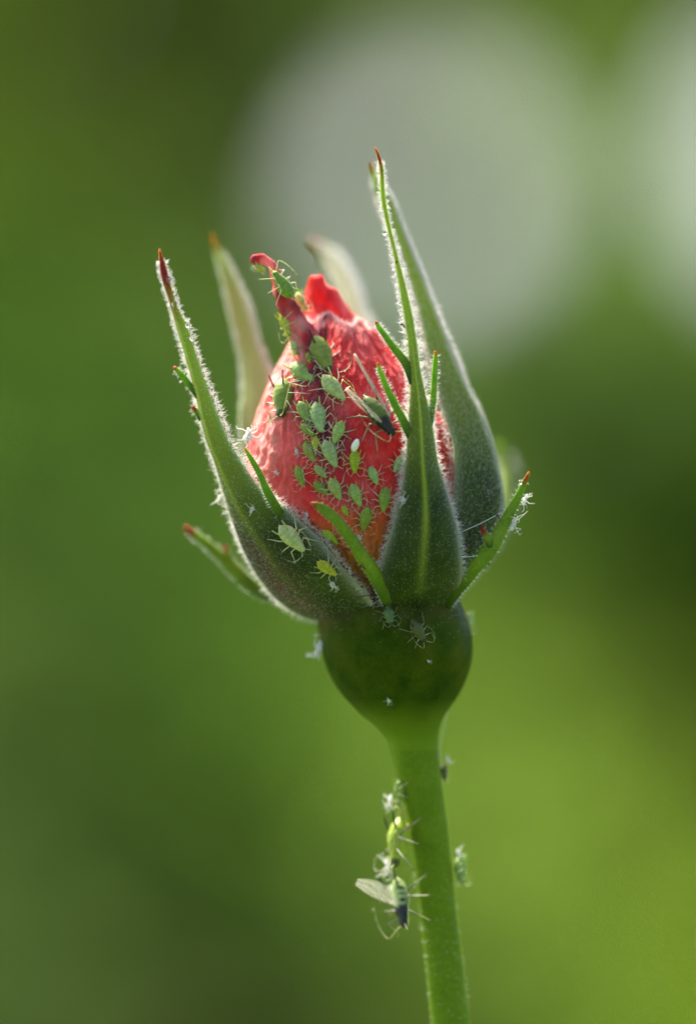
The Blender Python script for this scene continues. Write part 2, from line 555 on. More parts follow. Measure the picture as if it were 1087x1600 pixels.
# outline of hip and stem: photograph row, left, right
HIP = np.array([(905, 560, 690), (924, 530, 712), (939, 505, 717), (955, 497, 724), (968, 496, 729), (985, 499, 734), (1000, 501, 736),
                (1027, 505.6, 736), (1056.6, 516, 729), (1086, 535, 716), (1105, 553, 703), (1115.5, 563, 696), (1130, 582, 689), (1145, 597, 685.5),
                (1160, 607.5, 685), (1172, 610.5, 685.6)], float)
STEM = np.array([(1150, 606, 682.5), (1165, 610, 684.4), (1172, 610.6, 685.5), (1200, 617, 688), (1250, 630, 694), (1290, 638, 700), (1360, 648, 707),
                 (1431, 656.7, 713.7), (1515, 665, 724), (1600, 674, 734), (1750, 692, 753), (2100, 730, 795)], float)
def lathe(rows, n, ncirc, seed, wob=0.01, dy=0.0):
    A = np.array([[(l + r) / 2, py, (r - l) / 2] for py, l, r in rows])
    A = catmull(A, n)
    V, F, C = [], [], []
    for i, (cx, py, r) in enumerate(A):
        c = at(cx, py, dy)
        for k in range(ncirc):
            th = 2 * math.pi * k / ncirc
            rr = r / 200 * (1 + wob * min(1, abs(py - 1168) / 60) * noise.noise((math.cos(th) * 1.5 + seed, math.sin(th) * 1.5, c[2] * 1.3)))
            V.append(c + np.array([rr * math.sin(th), -rr * math.cos(th), 0]))
            C.append((0, 0, 0, 1))
    for i in range(n - 1):
        for k in range(ncirc):
            F.append((i*ncirc+k, (i+1)*ncirc+k, (i+1)*ncirc+(k+1) % ncirc, i*ncirc+(k+1) % ncirc))
    return np.array(V), F, np.array(C, float)
V, F, C = lathe(HIP, 70, 72, 3.1, 0.03)
F.append(tuple(range(72)))
for i, v in enumerate(V):                       # maroon flush on the left shoulder, and a ring of painted shade under the sepals
    f = max(0, min(1, (v[2] + 0.98) / 0.22)) * max(0, min(1, (0.25 - v[0]) / 0.5))
    C[i, 3] = 1 - max(0.75 * f, 0.35 * max(0, min(1, (v[2] + 0.90) / 0.2)))
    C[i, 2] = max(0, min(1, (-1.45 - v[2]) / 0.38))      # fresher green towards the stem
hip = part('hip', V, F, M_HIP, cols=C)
fz = Fuzz()
X = V[:27 * 72][RNG.integers(0, 27 * 72, 1500)] + RNG.normal(0, 0.012, (1500, 3))
keep = RNG.random(1500) < np.clip((X[:, 2] + 1.05) / 0.35, 0, 1)
X = X[keep]
Xo = unit((X - [at(615, 980, 0)[0], 0, 0]) * [1, 1, 0])
fz.add(X, Xo + RNG.normal(0, 0.5, X.shape) + [0, 0, 0.5], RNG.uniform(0.008, 0.026, len(X)), 0.0006, 0.7)
fz.build('hip_hair', M_FUZZ, hip)
V, F, C = lathe(STEM, 90, 40, 8.2, 0.025)
# carry the stem down to the soil
last = V[-40:]
base_c = last.mean(0)
for j, f in enumerate(np.linspace(0, 1, 14)[1:]):
    tgt = np.array([ORG[0], 0, GROUND - 1])
    c = base_c * (1 - f) + tgt * f + np.array([0.5 * math.sin(f * 5), 0.4 * math.sin(f * 4), 0])
    V = np.concatenate([V, (last - base_c) * (1 + 0.4 * f) + c])
C = np.tile([0, 0, 0, 1.0], (len(V), 1))
n_r = len(V) // 40
F = [(i*40+k, (i+1)*40+k, (i+1)*40+(k+1) % 40, i*40+(k+1) % 40) for i in range(n_r - 1) for k in range(40)]
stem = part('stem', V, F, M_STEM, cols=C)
STEM_V = V[:90 * 40].reshape(90, 40, 3)
fz = Fuzz()
Xs, Ns, _, _, Ts = sample_grid(STEM_V[20:], 700)
Nout = unit(Xs - np.stack([np.interp(Xs[:, 2], STEM_V[::-1].mean(1)[:, 2], STEM_V[::-1].mean(1)[:, 0]), np.zeros(len(Xs)), Xs[:, 2]], 1))
fz.add(Xs, Nout + RNG.normal(0, 0.4, Xs.shape), RNG.uniform(0.012, 0.045, len(Xs)), 0.0010)
fz.build('stem_hair', M_FUZZ, stem)

# petals wrapped round the bud: photograph row, left, right of the red body
BUD = np.array([(488, 505, 545), (495, 493, 556), (506, 482, 571), (520, 470, 587), (550, 448, 613), (580, 430, 640), (620, 412, 671), (660, 399, 699),
                (700, 391, 713), (740, 387, 717), (780, 388, 716), (820, 397, 708), (860, 420, 690), (900, 462, 668), (935, 520, 650)], float)
def bud(py):
    l = np.interp(py, BUD[:, 0], BUD[:, 1]); r = np.interp(py, BUD[:, 0], BUD[:, 2])
    return (l + r) / 2, (r - l) / 400
BUDS = catmull(np.array([[(l + r) / 2, py, (r - l) / 400 * 200] for py, l, r in BUD]), 400)
def bud_s(py):
    return np.interp(py, BUDS[:, 1], BUDS[:, 0]), np.interp(py, BUDS[:, 1], BUDS[:, 2]) / 200
SEP_FUZZ = {}
def petal(th0, th1, k0, k1, top, rows=230, cols_n=250, seed=0.0, rim=0.0, vein=None, wr=1.0):
    P = np.zeros((rows, cols_n, 3)); C = np.zeros((rows, cols_n, 4)); C[..., 3] = 1
    for j in range(cols_n):
        u = j / (cols_n - 1)
        th = math.radians(th0 + (th1 - th0) * u)
        k = k0 + (k1 - k0) * u
        tp = top(u)
        edge = min(u, 1 - u)
        for i in range(rows):
            v = i / (rows - 1)
            py = tp + (930 - tp) * v
            cx, r = bud_s(py)
            q = (math.sin(th) * 2.2, -math.cos(th) * 2.2, py / 75.0 + seed)
            big = noise.noise(q)
            fold = noise.noise((q[0] * 2.6 + 0.7 * big, q[1] * 2.6, q[2] * 1.1 + seed))
            ridg = 1 - abs(noise.noise((q[0] * 4.2 + fold + 0.5 * q[2], q[1] * 4.2, q[2] * 2.4 + 9)))
            cr = 1 - abs(noise.noise((q[0] * 10 + big + 1.2 * q[2], q[1] * 10, q[2] * 6.0 + 5)))
            rr = r * k + wr * (0.024 * big + 0.020 * fold + 0.036 * (ridg - 0.7) + 0.015 * (cr - 0.7))
            if rim:
                e = math.exp(-v * 22)
                rr += rim * e * (0.8 + 0.6 * noise.noise((u * 14, seed, 1)))
            if edge < 0.03: rr -= 0.03 * (1 - edge / 0.03)
            C[i, j, 0] = max(0, min(1, (py - 795 + 40 * big) / 100))
            C[i, j, 1] = min(1, math.exp(-v * 55) * (0.6 if rim else 0) + max(0, min(0.55, (-math.sin(th) - 0.42) * 1.1)) * (0.6 + 0.8 * fold))
            if vein is not None:
                dv = (math.degrees(th) - vein(py)) / (8.0 + 5 * big)
                C[i, j, 2] = min(0.9, 1.5 * math.exp(-dv * dv * 0.6) * max(0, min(1, (790 - py) / 140)) * (0.75 + 0.6 * fold + 0.5 * (cr - .7)))
                rr += 0.03 * math.exp(-dv * dv) * max(0, min(1, (650 - py) / 100))
            c = at(cx, py, 0)
            P[i, j] = c + np.array([rr * math.sin(th), -rr * math.cos(th), 0])
    return P, np.clip(C, 0, 1)
petal_grids = []
def add_petal(P, C, th=0.03, label=None):
    out = P - np.array([0.04, 0, 0])
    out = out.copy(); out[..., 2] = 0
    V, F, cols, N = shell(P, th, C, out)
    o = part('petal', V, F, M_PETAL, cols=cols)
    if label: o['label'] = label
    petal_grids.append(P)
    return o
PA, CA = petal(-158, 58, 1.0, 1.0, lambda u: 497 + 7 * math.sin(u * 17) + 18 * abs(u - 0.6), seed=0.3, rim=0.035,
               vein=lambda py: np.interp(py, [490, 560, 620, 680, 740], [-30, -27, -22, -14, -8]))
petA = add_petal(PA, CA, 0.03, 'outer petal with a long curled tip')
PB, CB = petal(25, 240, 0.955, 0.99, lambda u: 506 + 9 * math.sin(u * 11), 120, 120, seed=4.4, rim=0.02)
add_petal(PB, CB)
PC, CC = petal(-190, 60, 0.86, 0.90, lambda u: 512 + 6 * math.sin(u * 15), 70, 90, seed=7.7)
add_petal(PC, CC, 0.03)
# inner petals whose torn points stand above the rim
def row_shell(rows, nr, nc, bulge_dir, th, seed=0, wr=0.0):
    """rows: left px, left py, right px, right py, left depth, right depth, bulge"""
    L = np.array([at(a, b, e) for a, b, c, d, e, f, g in rows]); R = np.array([at(c, d, f) for a, b, c, d, e, f, g in rows])
    A = catmull(np.c_[(L + R) / 2, L, R, np.array([r[6] for r in rows])], nr)
    L, R, B = A[:, 3:6], A[:, 6:9], A[:, 9]
    t = np.linspace(0, 1, nc)[None, :, None]
    prof = np.sin(np.pi * t) ** 0.85
    P = L[:, None] * (1 - t) + R[:, None] * t + B[:, None, None] * prof * unit(bulge_dir)
    if wr:
        for i in range(nr):
            for j in range(nc):
                p = P[i, j]
                P[i, j] = p + wr * np.array(noise.noise_vector((p[0]*6+seed, p[1]*6, p[2]*6))) * [0.5, 1, 0.5]
    return P, L, R
P, _, _ = row_shell([(483, 431, 500, 429, .02, .0, 0), (480, 436, 506, 436, .02, .02, .03), (477, 446, 514, 448, .03, .05, .06), (475, 458, 529, 455, .05, .1, .10),
                     (473, 474, 536, 472, .06, .12, .13), (474, 492, 548, 491, .05, .12, .16), (478, 515, 552, 512, .0, .08, .16), (482, 570, 556, 570, 0, .05, .1)],
                    40, 30, (0, -1, 0.1), 0.03, 2.0, 0.085)
C = np.zeros(P.shape[:2] + (4,)); C[..., 3] = 1
V, F, cols, N = shell(P, 0.025, C, np.array([0, -1, 0]))
part('petal', V, F, M_PETAL, cols=cols)
P, _, _ = row_shell([(500, 470, 540, 486, .2, .3, .0), (498, 490, 556, 492, .2, .3, .1), (500, 530, 560, 530, .1, .2, .1), (505, 580, 560, 580, .1, .2, .05)],
                    20, 16, (0, -1, 0.1), 0.03, 5.0, 0.03)
C = np.zeros(P.shape[:2] + (4,)); C[..., 3] = 1
V, F, cols, N = shell(P, 0.025, C, np.array([0, -1, 0]))
part('petal', V, F, M_PETAL, cols=cols)
# the beak: the outer petal's long folded tip that curls over at the end
bk = np.array([(394, 411, -.42, 5.0), (399, 405, -.42, 6.5), (408, 405, -.42, 7.5), (419, 411, -.42, 8), (427, 423, -.42, 8.5), (432, 440, -.41, 10), (439, 462, -.40, 12.5),
               (449, 484, -.38, 15.5), (462, 506, -.36, 20), (474, 528, -.36, 23), (484, 552, -.385, 21), (490, 580, -.45, 16), (494, 610, -.53, 11), (497, 640, -.60, 6)], float)
BK = catmull(np.array([np.r_[at(a, b, c), d / 200] for a, b, c, d in bk]), 80)
V, F = tube(BK[:, :3], BK[:, 3], 20, ((0.25, -1, 0.2), 0.8))
C = np.zeros((len(V), 4)); C[:, 3] = 1
for i in range(len(V)):
    r, k = divmod(i, 20)
    p = V[i]
    nn = noise.noise((p[0] * 9, p[1] * 9, p[2] * 5)); n2 = noise.noise((p[0] * 22, p[1] * 22, p[2] * 12))
    V[i] = p + unit(p - BK[r, :3]) * (0.026 * nn + 0.020 * n2 - 0.026 * math.exp(-((k - 14) / 1.6) ** 2)) * min(1, BK[r, 3] / 0.05)
    C[i, 2] = max(0, min(0.9, 0.26 + 0.9 * nn + 0.4 * n2 + 0.30 * max(0, (r - 30) / 50) + 0.85 * math.exp(-((k - 14) / 2.4) ** 2) * min(1, max(0, (r - 25) / 25))))
    C[i, 1] = max(0, min(0.45, 0.12 - nn * 0.8 + 0.3 * n2))
beak = part('petal_tip', V, F, M_PETAL, petA, np.clip(C, 0, 1))
# white down on the petals
fz = Fuzz()
w = np.ones(PA.shape[:2])
X, N, r, c, T = sample_grid(PA, 4200)
N = np.where((np.sum(N * (X - [0.04, 0, 0]) * [1, 1, 0], 1) < 0)[:, None], -N, N)
fz.add(X, N * 0.55 + RNG.normal(0, 0.5, X.shape) - T * 0.4, RNG.uniform(0.010, 0.032, len(X)), 0.0009, 0.8)
X, N, r, c, T = sample_grid(PB, 2500)
N = np.where((np.sum(N * (X - [0.04, 0, 0]) * [1, 1, 0], 1) < 0)[:, None], -N, N)
fz.add(X, N * 0.6 + RNG.normal(0, 0.5, X.shape) - T * 0.4, RNG.uniform(0.012, 0.035, len(X)), 0.0011, 0.8)
X = PA[0, RNG.integers(0, PA.shape[1], 500)]
fz.add(X, RNG.normal(0, 0.6, X.shape) + [0, -0.3, 0.5], RNG.uniform(0.02, 0.05, len(X)), 0.0012, 0.8)
fz.build('petal_down', M_FUZZ_FINE, petA)

# sepals ------------------------------------------------------------------
sepal_grids = []
def sepal(rows, bulge_dir, nr=110, nc=23, th=0.045, er=(0.0017, 0.0016), maroon=None, seed=0.0, red_tip=0.12, label=None, fuzz=6000, edge=(1400, 1400), midrib=0.6, elen=0.055, pale=0.0):
    P, L, R = row_shell(rows, nr, nc, bulge_dir, th)
    bd = unit(np.array(bulge_dir, float))
    t = np.linspace(0, 1, nc)
    wid = np.linalg.norm(R - L, axis=1)
    # keel along the midrib, gentle unevenness
    keel = np.exp(-((t - 0.5) / 0.07) ** 2)
    for i in range(nr):
        kk = min(0.018, wid[i] * 0.08)
        for j in range(nc):
            p = P[i, j]
            P[i, j] = p + bd * (kk * keel[j] + min(1, wid[i] / 0.3) * (0.02 * noise.noise((p[0]*3+seed, p[1]*3, p[2]*2)) + 0.008 * noise.noise((p[0]*9+seed, p[1]*9, p[2]*7))))
    thick = np.minimum(th, 0.42 * wid)[:, None] * (0.55 + 0.45 * np.sin(np.pi * t))[None]
    C = np.zeros((nr, nc, 4)); C[..., 3] = 1
    s = np.linspace(0, 1, nr)                       # 0 tip, 1 base
    C[..., 0] = np.clip((red_tip - s) / max(red_tip, 1e-3) * 1.6, 0, 1)[:, None] if red_tip else 0
    C[..., 1] = 0.75 * (np.exp(-t / 0.035) + np.exp(-(1 - t) / 0.035))[None] * np.clip(wid / 0.15, 0, 1)[:, None]
    lightness = np.clip((0.70 - s) / 0.40, 0, 1)  # light through the thin upper sepal, painted as a yellower green
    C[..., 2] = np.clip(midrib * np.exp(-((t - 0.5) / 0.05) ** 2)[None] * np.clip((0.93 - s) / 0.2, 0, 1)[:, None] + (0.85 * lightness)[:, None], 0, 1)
    C[..., 1] = np.clip(C[..., 1] + pale, 0, 1)
    if maroon is not None:
        for i in range(nr):
            for j in range(nc):
                C[i, j, 3] = 1 - maroon(s[i], t[j])
    V, F, cols, N = shell(P, thick, C, bd)
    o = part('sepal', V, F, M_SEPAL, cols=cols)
    if label: o['label'] = label
    fz = Fuzz()
    if fuzz:
        X, Nn, r, c, T = sample_grid(P, fuzz)
        Nn = np.where((Nn @ bd < 0)[:, None], -Nn, Nn)
        fz.add(X, Nn * 0.5 - T * 0.6 + RNG.normal(0, 0.35, X.shape), RNG.uniform(0.008, 0.024, len(X)), 0.0006, 0.7)
    for E, side, cnt, hr in ((L, -1, edge[0], er[0]), (R, 1, edge[1], er[1])):
        if not cnt: continue
        acr = unit(R - L) * side
        tang = unit(np.gradient(E, axis=0))
        k = RNG.integers(3, nr - 6, cnt); f = RNG.random((cnt, 1))
        X = E[k] * (1 - f) + E[k + 1] * f + RNG.normal(0, 0.006, (cnt, 3)) - bd * RNG.uniform(0, 0.04, (cnt, 1)) * np.clip(wid[k] / 0.2, 0, 1)[:, None]
        ln = RNG.uniform(0.5, 1.25, cnt) * elen * np.clip(0.45 + 1.5 * (k / nr), 0, 1)
        fz.add(X, acr[k] * 0.9 + RNG.normal(0, 0.55, X.shape) - tang[k] * 0.25, ln, hr, 0.7)
    sepal_grids.append((o, P))
    return o, fz

def blade(pts, owner, fz, flat=(0.1, -1, 0.15), ratio=0.45, hair=160, red=0.10, n=34, hl=0.035, mat=None, name='lobe', side_l=True):
    """leafy side lobe of a sepal: px, py, depth, half width in px (tip first)"""
    A = catmull(np.array([np.r_[at(a, b, c), d / 200] for a, b, c, d in pts]), n)
    V, F = tube(A[:, :3], A[:, 3], 12, (flat, ratio))
    s = np.repeat(np.linspace(0, 1, n), 12)
    C = np.zeros((len(V), 4)); C[:, 3] = 1
    C[:, 0] = np.clip((red - s) / max(red, 1e-3) * 2, 0, 1)
    k = np.tile(np.arange(12), n)
    C[:, 2] = np.clip((s - 0.55) / 0.4, 0, 0.9) + 0.25 * (np.exp(-((k - 1) / 0.8) ** 2) + np.exp(-((k - 5) / 0.8) ** 2))
    for i in range(len(V)):
        p = V[i]; V[i] = p + 0.006 * np.array(noise.noise_vector((p[0] * 9, p[1] * 9, p[2] * 9)))
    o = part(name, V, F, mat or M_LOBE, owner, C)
    if hair:
        kk = RNG.integers(2, n - 1, hair)
        Tn = unit(np.gradient(A[:, :3], axis=0))[kk]
        b = unit(np.array(flat, float) - Tn * (Tn @ np.array(flat, float))[:, None]); a = np.cross(Tn, b)
        sg = np.where(RNG.random((hair, 1)) < 0.5, -1, 1)
        X = A[kk, :3] + a * sg * A[kk, 3:4] * 0.92
        fz.add(X, a * sg + RNG.normal(0, 0.3, X.shape) - Tn * 0.2, RNG.uniform(0.5, 1.2, hair) * hl, 0.0014, 0.5)
    return o

def gland(p0, p1, owner, r0=0.008, r1=0.017):
    """stalked dark red gland from p0 to its head p1"""
    m = (p0 + p1) / 2 + np.array([0, -0.01, 0.01])
    V, F = tube([p0, m, p1], [r0, r0 * 0.8, r0], 6)
    pl = Pile().add(V, F)
    V, F = ball(p1, r1, 8, 6)
    pl.add(V, F)
    me = pl.mesh('gland')
    me.transform(Matrix.Translation(-Vector(ORG)))
    return link('gland', me, M_GLAND, owner)

# front sepal
S1 = [(584.5, 231, 587, 230, -.66, -.66, 0), (589, 245, 594, 245, -.67, -.67, .005), (592.5, 265, 599, 264, -.68, -.68, .01), (595, 310, 602, 309, -.70, -.70, .012), (604, 355, 610, 354, -.73, -.73, .014),
      (614.5, 400, 621, 399, -.77, -.77, .018), (622.5, 445, 633, 444, -.81, -.81, .022), (630, 490, 643.5, 489, -.84, -.84, .03), (636.5, 535, 651, 534, -.87, -.87, .035), (639, 580, 657, 579, -.89, -.88, .045),
      (640, 613, 664, 612, -.90, -.88, .06), (636.5, 667, 676, 666, -.90, -.86, .08), (633, 720, 684, 719, -.89, -.83, .11), (625, 773, 699, 772, -.87, -.79, .14), (610.5, 827, 714, 826, -.85, -.75, .17),
      (595, 880, 721, 878, -.79, -.70, .17), (590, 910, 721, 908, -.73, -.56, .14), (596, 932, 712, 930, -.62, -.38, .11), (604, 955, 702, 952, -.52, -.24, .09), (614, 985, 692, 980, -.42, -.14, .05)]
s1, f1 = sepal(S1, (0.05, -1, 0), label='upright front sepal with a long slender red tip', fuzz=1900, edge=(1500, 1500), seed=1.0, red_tip=0.075)
blade([(587, 502, -.86, 2.0), (592, 511, -.87, 3.6), (605, 530, -.88, 5), (622, 552, -.89, 6), (637, 574, -.90, 7), (645, 600, -.905, 6)], s1, f1, hair=150, red=0.07)
blade([(590, 567, -.93, 2.0), (594, 580, -.94, 3.6), (606, 610, -.95, 5), (622, 642, -.95, 6), (636, 670, -.93, 6.5), (645, 700, -.84, 4)], s1, f1, hair=190, red=0.06)
blade([(680, 548, -.80, 2.0), (680, 562, -.81, 3.6), (678, 590, -.83, 4.6), (676, 625, -.85, 5), (671, 662, -.87, 5.5), (664, 690, -.89, 5)], s1, f1, hair=150, red=0.08)
blade([(485, 786, -1.02, 2.2), (496, 790, -1.04, 6), (512, 800, -1.05, 9), (530, 818, -1.04, 8.5), (548, 842, -1.0, 9.5), (565, 868, -.95, 10.5), (584, 895, -.85, 12), (598, 922, -.70, 11), (610, 950, -.52, 9), (616, 975, -.40, 6)],
      s1, f1, hair=260, red=0.05, hl=0.022)
gland(at(632, 512, -.87), at(627, 507, -.88), s1, .006, .010)
gland(at(618, 412, -.80), at(619.5, 409, -.82), s1, .004, .008)
f1.build('sepal_hair', M_FUZZ, s1)

# right sepal
S2 = [(577, 255, 580, 254, .42, .42, 0), (583, 285, 592, 280, .40, .40, .01), (592, 319, 612, 312, .34, .36, .02), (606, 350, 624, 346, .28, .30, .03), (623, 382, 636, 378, .20, .24, .03), (637, 422, 654, 420, .10, .16, .03),
      (652.5, 479, 676, 477, -.02, .10, .04), (664, 530, 698, 528, -.12, .08, .06), (674, 575, 717, 573, -.22, .08, .09), (684, 612, 731, 612, -.32, .10, .12), (694, 645, 746, 645, -.38, .14, .15), (704, 688, 761, 690, -.43, .16, .18),
      (708, 731, 772, 733, -.47, .18, .21), (708, 773, 778, 778, -.49, .18, .23), (704, 815, 772, 822, -.50, .16, .22), (698, 860, 752, 864, -.50, .10, .18), (690, 905, 726, 908, -.46, .0, .13), (680, 940, 704, 940, -.36, -.02, .05), (665, 975, 690, 975, -.2, 0, .02)]
s2, f2 = sepal(S2, (0.75, -0.66, 0), label='broad right sepal with grey down and white hairy margin', fuzz=15000, edge=(1200, 4600), er=(0.0013, 0.0021), seed=4.0, red_tip=0.03, midrib=0.1, elen=0.06)
blade([(826, 737, -.62, 1.6), (820, 752, -.62, 4), (809, 775, -.63, 6), (796, 800, -.64, 7.5), (783, 825, -.65, 10), (768, 852, -.66, 12.5), (748, 878, -.65, 12), (730, 900, -.58, 11), (708, 930, -.42, 9), (690, 960, -.25, 6)],
      s2, f2, hair=260, red=0.10, hl=0.03)
blade([(752, 824, -.70, 2.2), (756, 831, -.70, 4), (762, 840, -.69, 6), (768, 856, -.67, 7)], s2, f2, hair=20, red=0.45, n=16)
blade([(790, 838, -.55, 2), (782, 842, -.56, 4), (771, 852, -.6, 6), (757, 868, -.64, 6)], s2, f2, hair=40, red=0.0, n=16)
gland(at(779, 811, -.66), at(776, 805, -.67), s2, .006, .012)
gland(at(715, 812, -.78), at(718, 811, -.80), s2, .005, .013)
gland(at(728, 858, -.66), at(731, 853, -.70), s2, .007, .013)
gland(at(756, 823, -.70), at(752, 821, -.71), s2, .007, .013)
f2.build('sepal_hair', M_FUZZ, s2)

# left sepal
S3 = [(248, 389, 250, 388, -.42, -.42, 0), (249, 408, 257, 407, -.43, -.44, .01), (252.5, 433, 264, 432, -.45, -.47, .015), (266, 476, 276, 474, -.46, -.50, .02), (277.6, 518, 295, 516, -.46, -.52, .03), (290, 560, 308, 558, -.46, -.54, .035),
      (302, 603, 323, 601, -.45, -.57, .045), (311, 645, 339, 643, -.43, -.60, .06), (322, 687, 356, 684, -.40, -.63, .08), (335, 722, 374, 718, -.36, -.66, .10), (350, 770, 406, 762, -.30, -.71, .14),
      (367, 826, 455, 800, -.22, -.76, .19), (386, 870, 502, 842, -.14, -.80, .23), (410, 912, 528, 876, -.10, -.80, .24), (440, 945, 550, 905, -.08, -.74, .21), (478, 966, 572, 935, -.08, -.62, .13), (515, 974, 588, 958, -.10, -.48, .05), (545, 985, 600, 980, -.05, -.36, .02)]
s3, f3 = sepal(S3, (-0.62, -0.78, -0.05), label='left sepal with maroon flush and red tip', fuzz=4200, edge=(2100, 1300), seed=8.0, red_tip=0.19, midrib=0.25, elen=0.062,
               maroon=lambda s, t: 1.0 * math.exp(-((s - 0.82) / 0.11) ** 2 - ((t - 0.34) / 0.26) ** 2) + 0.35 * math.exp(-((s - 0.68) / 0.08) ** 2 - ((t - 0.25) / 0.15) ** 2))
blade([(382, 700, -.80, 1.8), (387, 708, -.80, 3.2), (397, 724, -.81, 4.4), (408, 746, -.82, 5), (420, 772, -.81, 6.5), (434, 797, -.78, 7), (452, 822, -.66, 4)], s3, f3, hair=150, red=0.05)
blade([(272, 573, -.45, 2.2), (278, 580, -.46, 4), (288, 591, -.47, 5), (298, 603, -.48, 5), (310, 620, -.50, 4)], s3, f3, hair=50, red=0.14, n=20)
blade([(301, 634, -.45, 2.6), (305, 642, -.46, 4), (314, 656, -.48, 4)], s3, f3, hair=20, red=0.5, n=12)
gland(at(404, 752, -.78), at(400, 746, -.79), s3, .004, .009)
f3.build('sepal_hair', M_FUZZ, s3)
for (a, b, c, d) in ((548, 861, 536, 858), (570, 889, 563, 885), (572, 905, 551, 899), (582, 930, 575, 922), (586, 931, 556, 934)):
    gland(at(a, b, -.93), at(c, d, -.96), s1, .0065, .012)

# rear sepals, out of focus
S4 = [(329, 368, 332, 367, .95, .95, 0), (343, 420, 360, 418, .95, .93, .02), (357, 480, 386, 478, .92, .88, .03), (371, 540, 402, 538, .85, .78, .04), (379, 590, 421, 590, .75, .60, .05), (377, 650, 428, 650, .65, .45, .05),
      (378, 720, 430, 720, .60, .40, .06), (385, 800, 440, 800, .60, .40, .1), (410, 880, 470, 880, .55, .35, .12), (450, 940, 510, 940, .45, .30, .1), (500, 965, 540, 965, .30, .2, .05)]
s4, f4 = sepal(S4, (-0.9, 0.45, 0), label='rear left sepal standing behind the bud', nr=70, nc=13, fuzz=1500, edge=(900, 900), seed=12, red_tip=0.06, midrib=0.6, pale=0.3)
blade([(288, 823, .35, 3), (300, 832, .35, 6), (325, 852, .34, 7), (352, 876, .32, 9), (380, 904, .30, 10), (408, 926, .27, 9), (450, 940, .12, 6)], s4, f4, hair=160, red=0.12, hl=0.04)
blade([(352, 852, .33, 3), (354, 862, .33, 5), (360, 880, .32, 7)], s4, f4, hair=10, red=0.5, n=12)
f4.build('sepal_hair', M_FUZZ, s4)
S5 = [(484, 376, 488, 374, 2.3, 2.3, 0), (503, 402, 522, 392, 2.2, 2.2, .03), (522, 440, 548, 430, 2.0, 2.0, .05), (540, 490, 568, 486, 1.75, 1.75, .06), (548, 560, 600, 560, 1.4, 1.4, .08), (540, 650, 640, 650, 1.1, 1.1, .1),
      (530, 760, 670, 760, .95, .95, .14), (535, 860, 680, 860, .85, .85, .14), (550, 930, 670, 930, .65, .65, .1), (570, 965, 650, 965, .5, .5, .05)]
s5, f5 = sepal(S5, (0, 1, 0), label='pale rear sepal leaning away behind the bud', nr=60, nc=13, fuzz=1500, edge=(1300, 1300), seed=15, red_tip=0.04, elen=0.08, pale=0.65)
blade([(778, 690, 2.0, 4), (784, 705, 2.0, 10), (790, 735, 1.9, 13), (787, 775, 1.7, 13), (775, 820, 1.4, 12), (745, 870, 1.05, 12), (690, 925, .7, 12), (650, 950, .5, 8)], s5, f5, hair=500, red=0.0, hl=0.08)
f5.build('sepal_hair', M_FUZZ, s5)

# ------------------------------------------------------------------ surfaces the insects stand on
def bvh_of(objs):
    V, F = [], []
    n = 0
    for o in objs:
        me = o.data
        v = np.zeros(len(me.vertices) * 3); me.vertices.foreach_get('co', v)
        V += [tuple(x) for x in (v.reshape(-1, 3) + ORG)]
        F += [tuple(i + n for i in p.vertices) for p in me.polygons]
        n += len(me.vertices)
    return BVHTree.FromPolygons(V, F)
solid = [o for o in col.objects if o.type == 'MESH' and o.name.split('.')[0] in ('hip', 'stem', 'petal', 'petal_tip', 'sepal', 'lobe')]
BVH = bvh_of(solid)
def hit(px, py):
    o = Vector((0, -DIST, 0)); d = (Vector(at(px, py, 0)) - o).normalized()
    loc, nor, idx, dist = BVH.ray_cast(o, d)
    if loc is None: return None, None
    # average the normal around the spot
    acc = Vector((0, 0, 0))
    for dx, dy in ((0, 0), (5, 0), (-5, 0), (0, 5), (0, -5)):
        l2, n2, i2, d2 = BVH.ray_cast(o, (Vector(at(px + dx, py + dy, 0)) - o).normalized())
        if l2 is not None and (l2 - loc).length < 0.2:
            acc += n2 if n2.dot(d) < 0 else -n2
    return loc, acc.normalized()

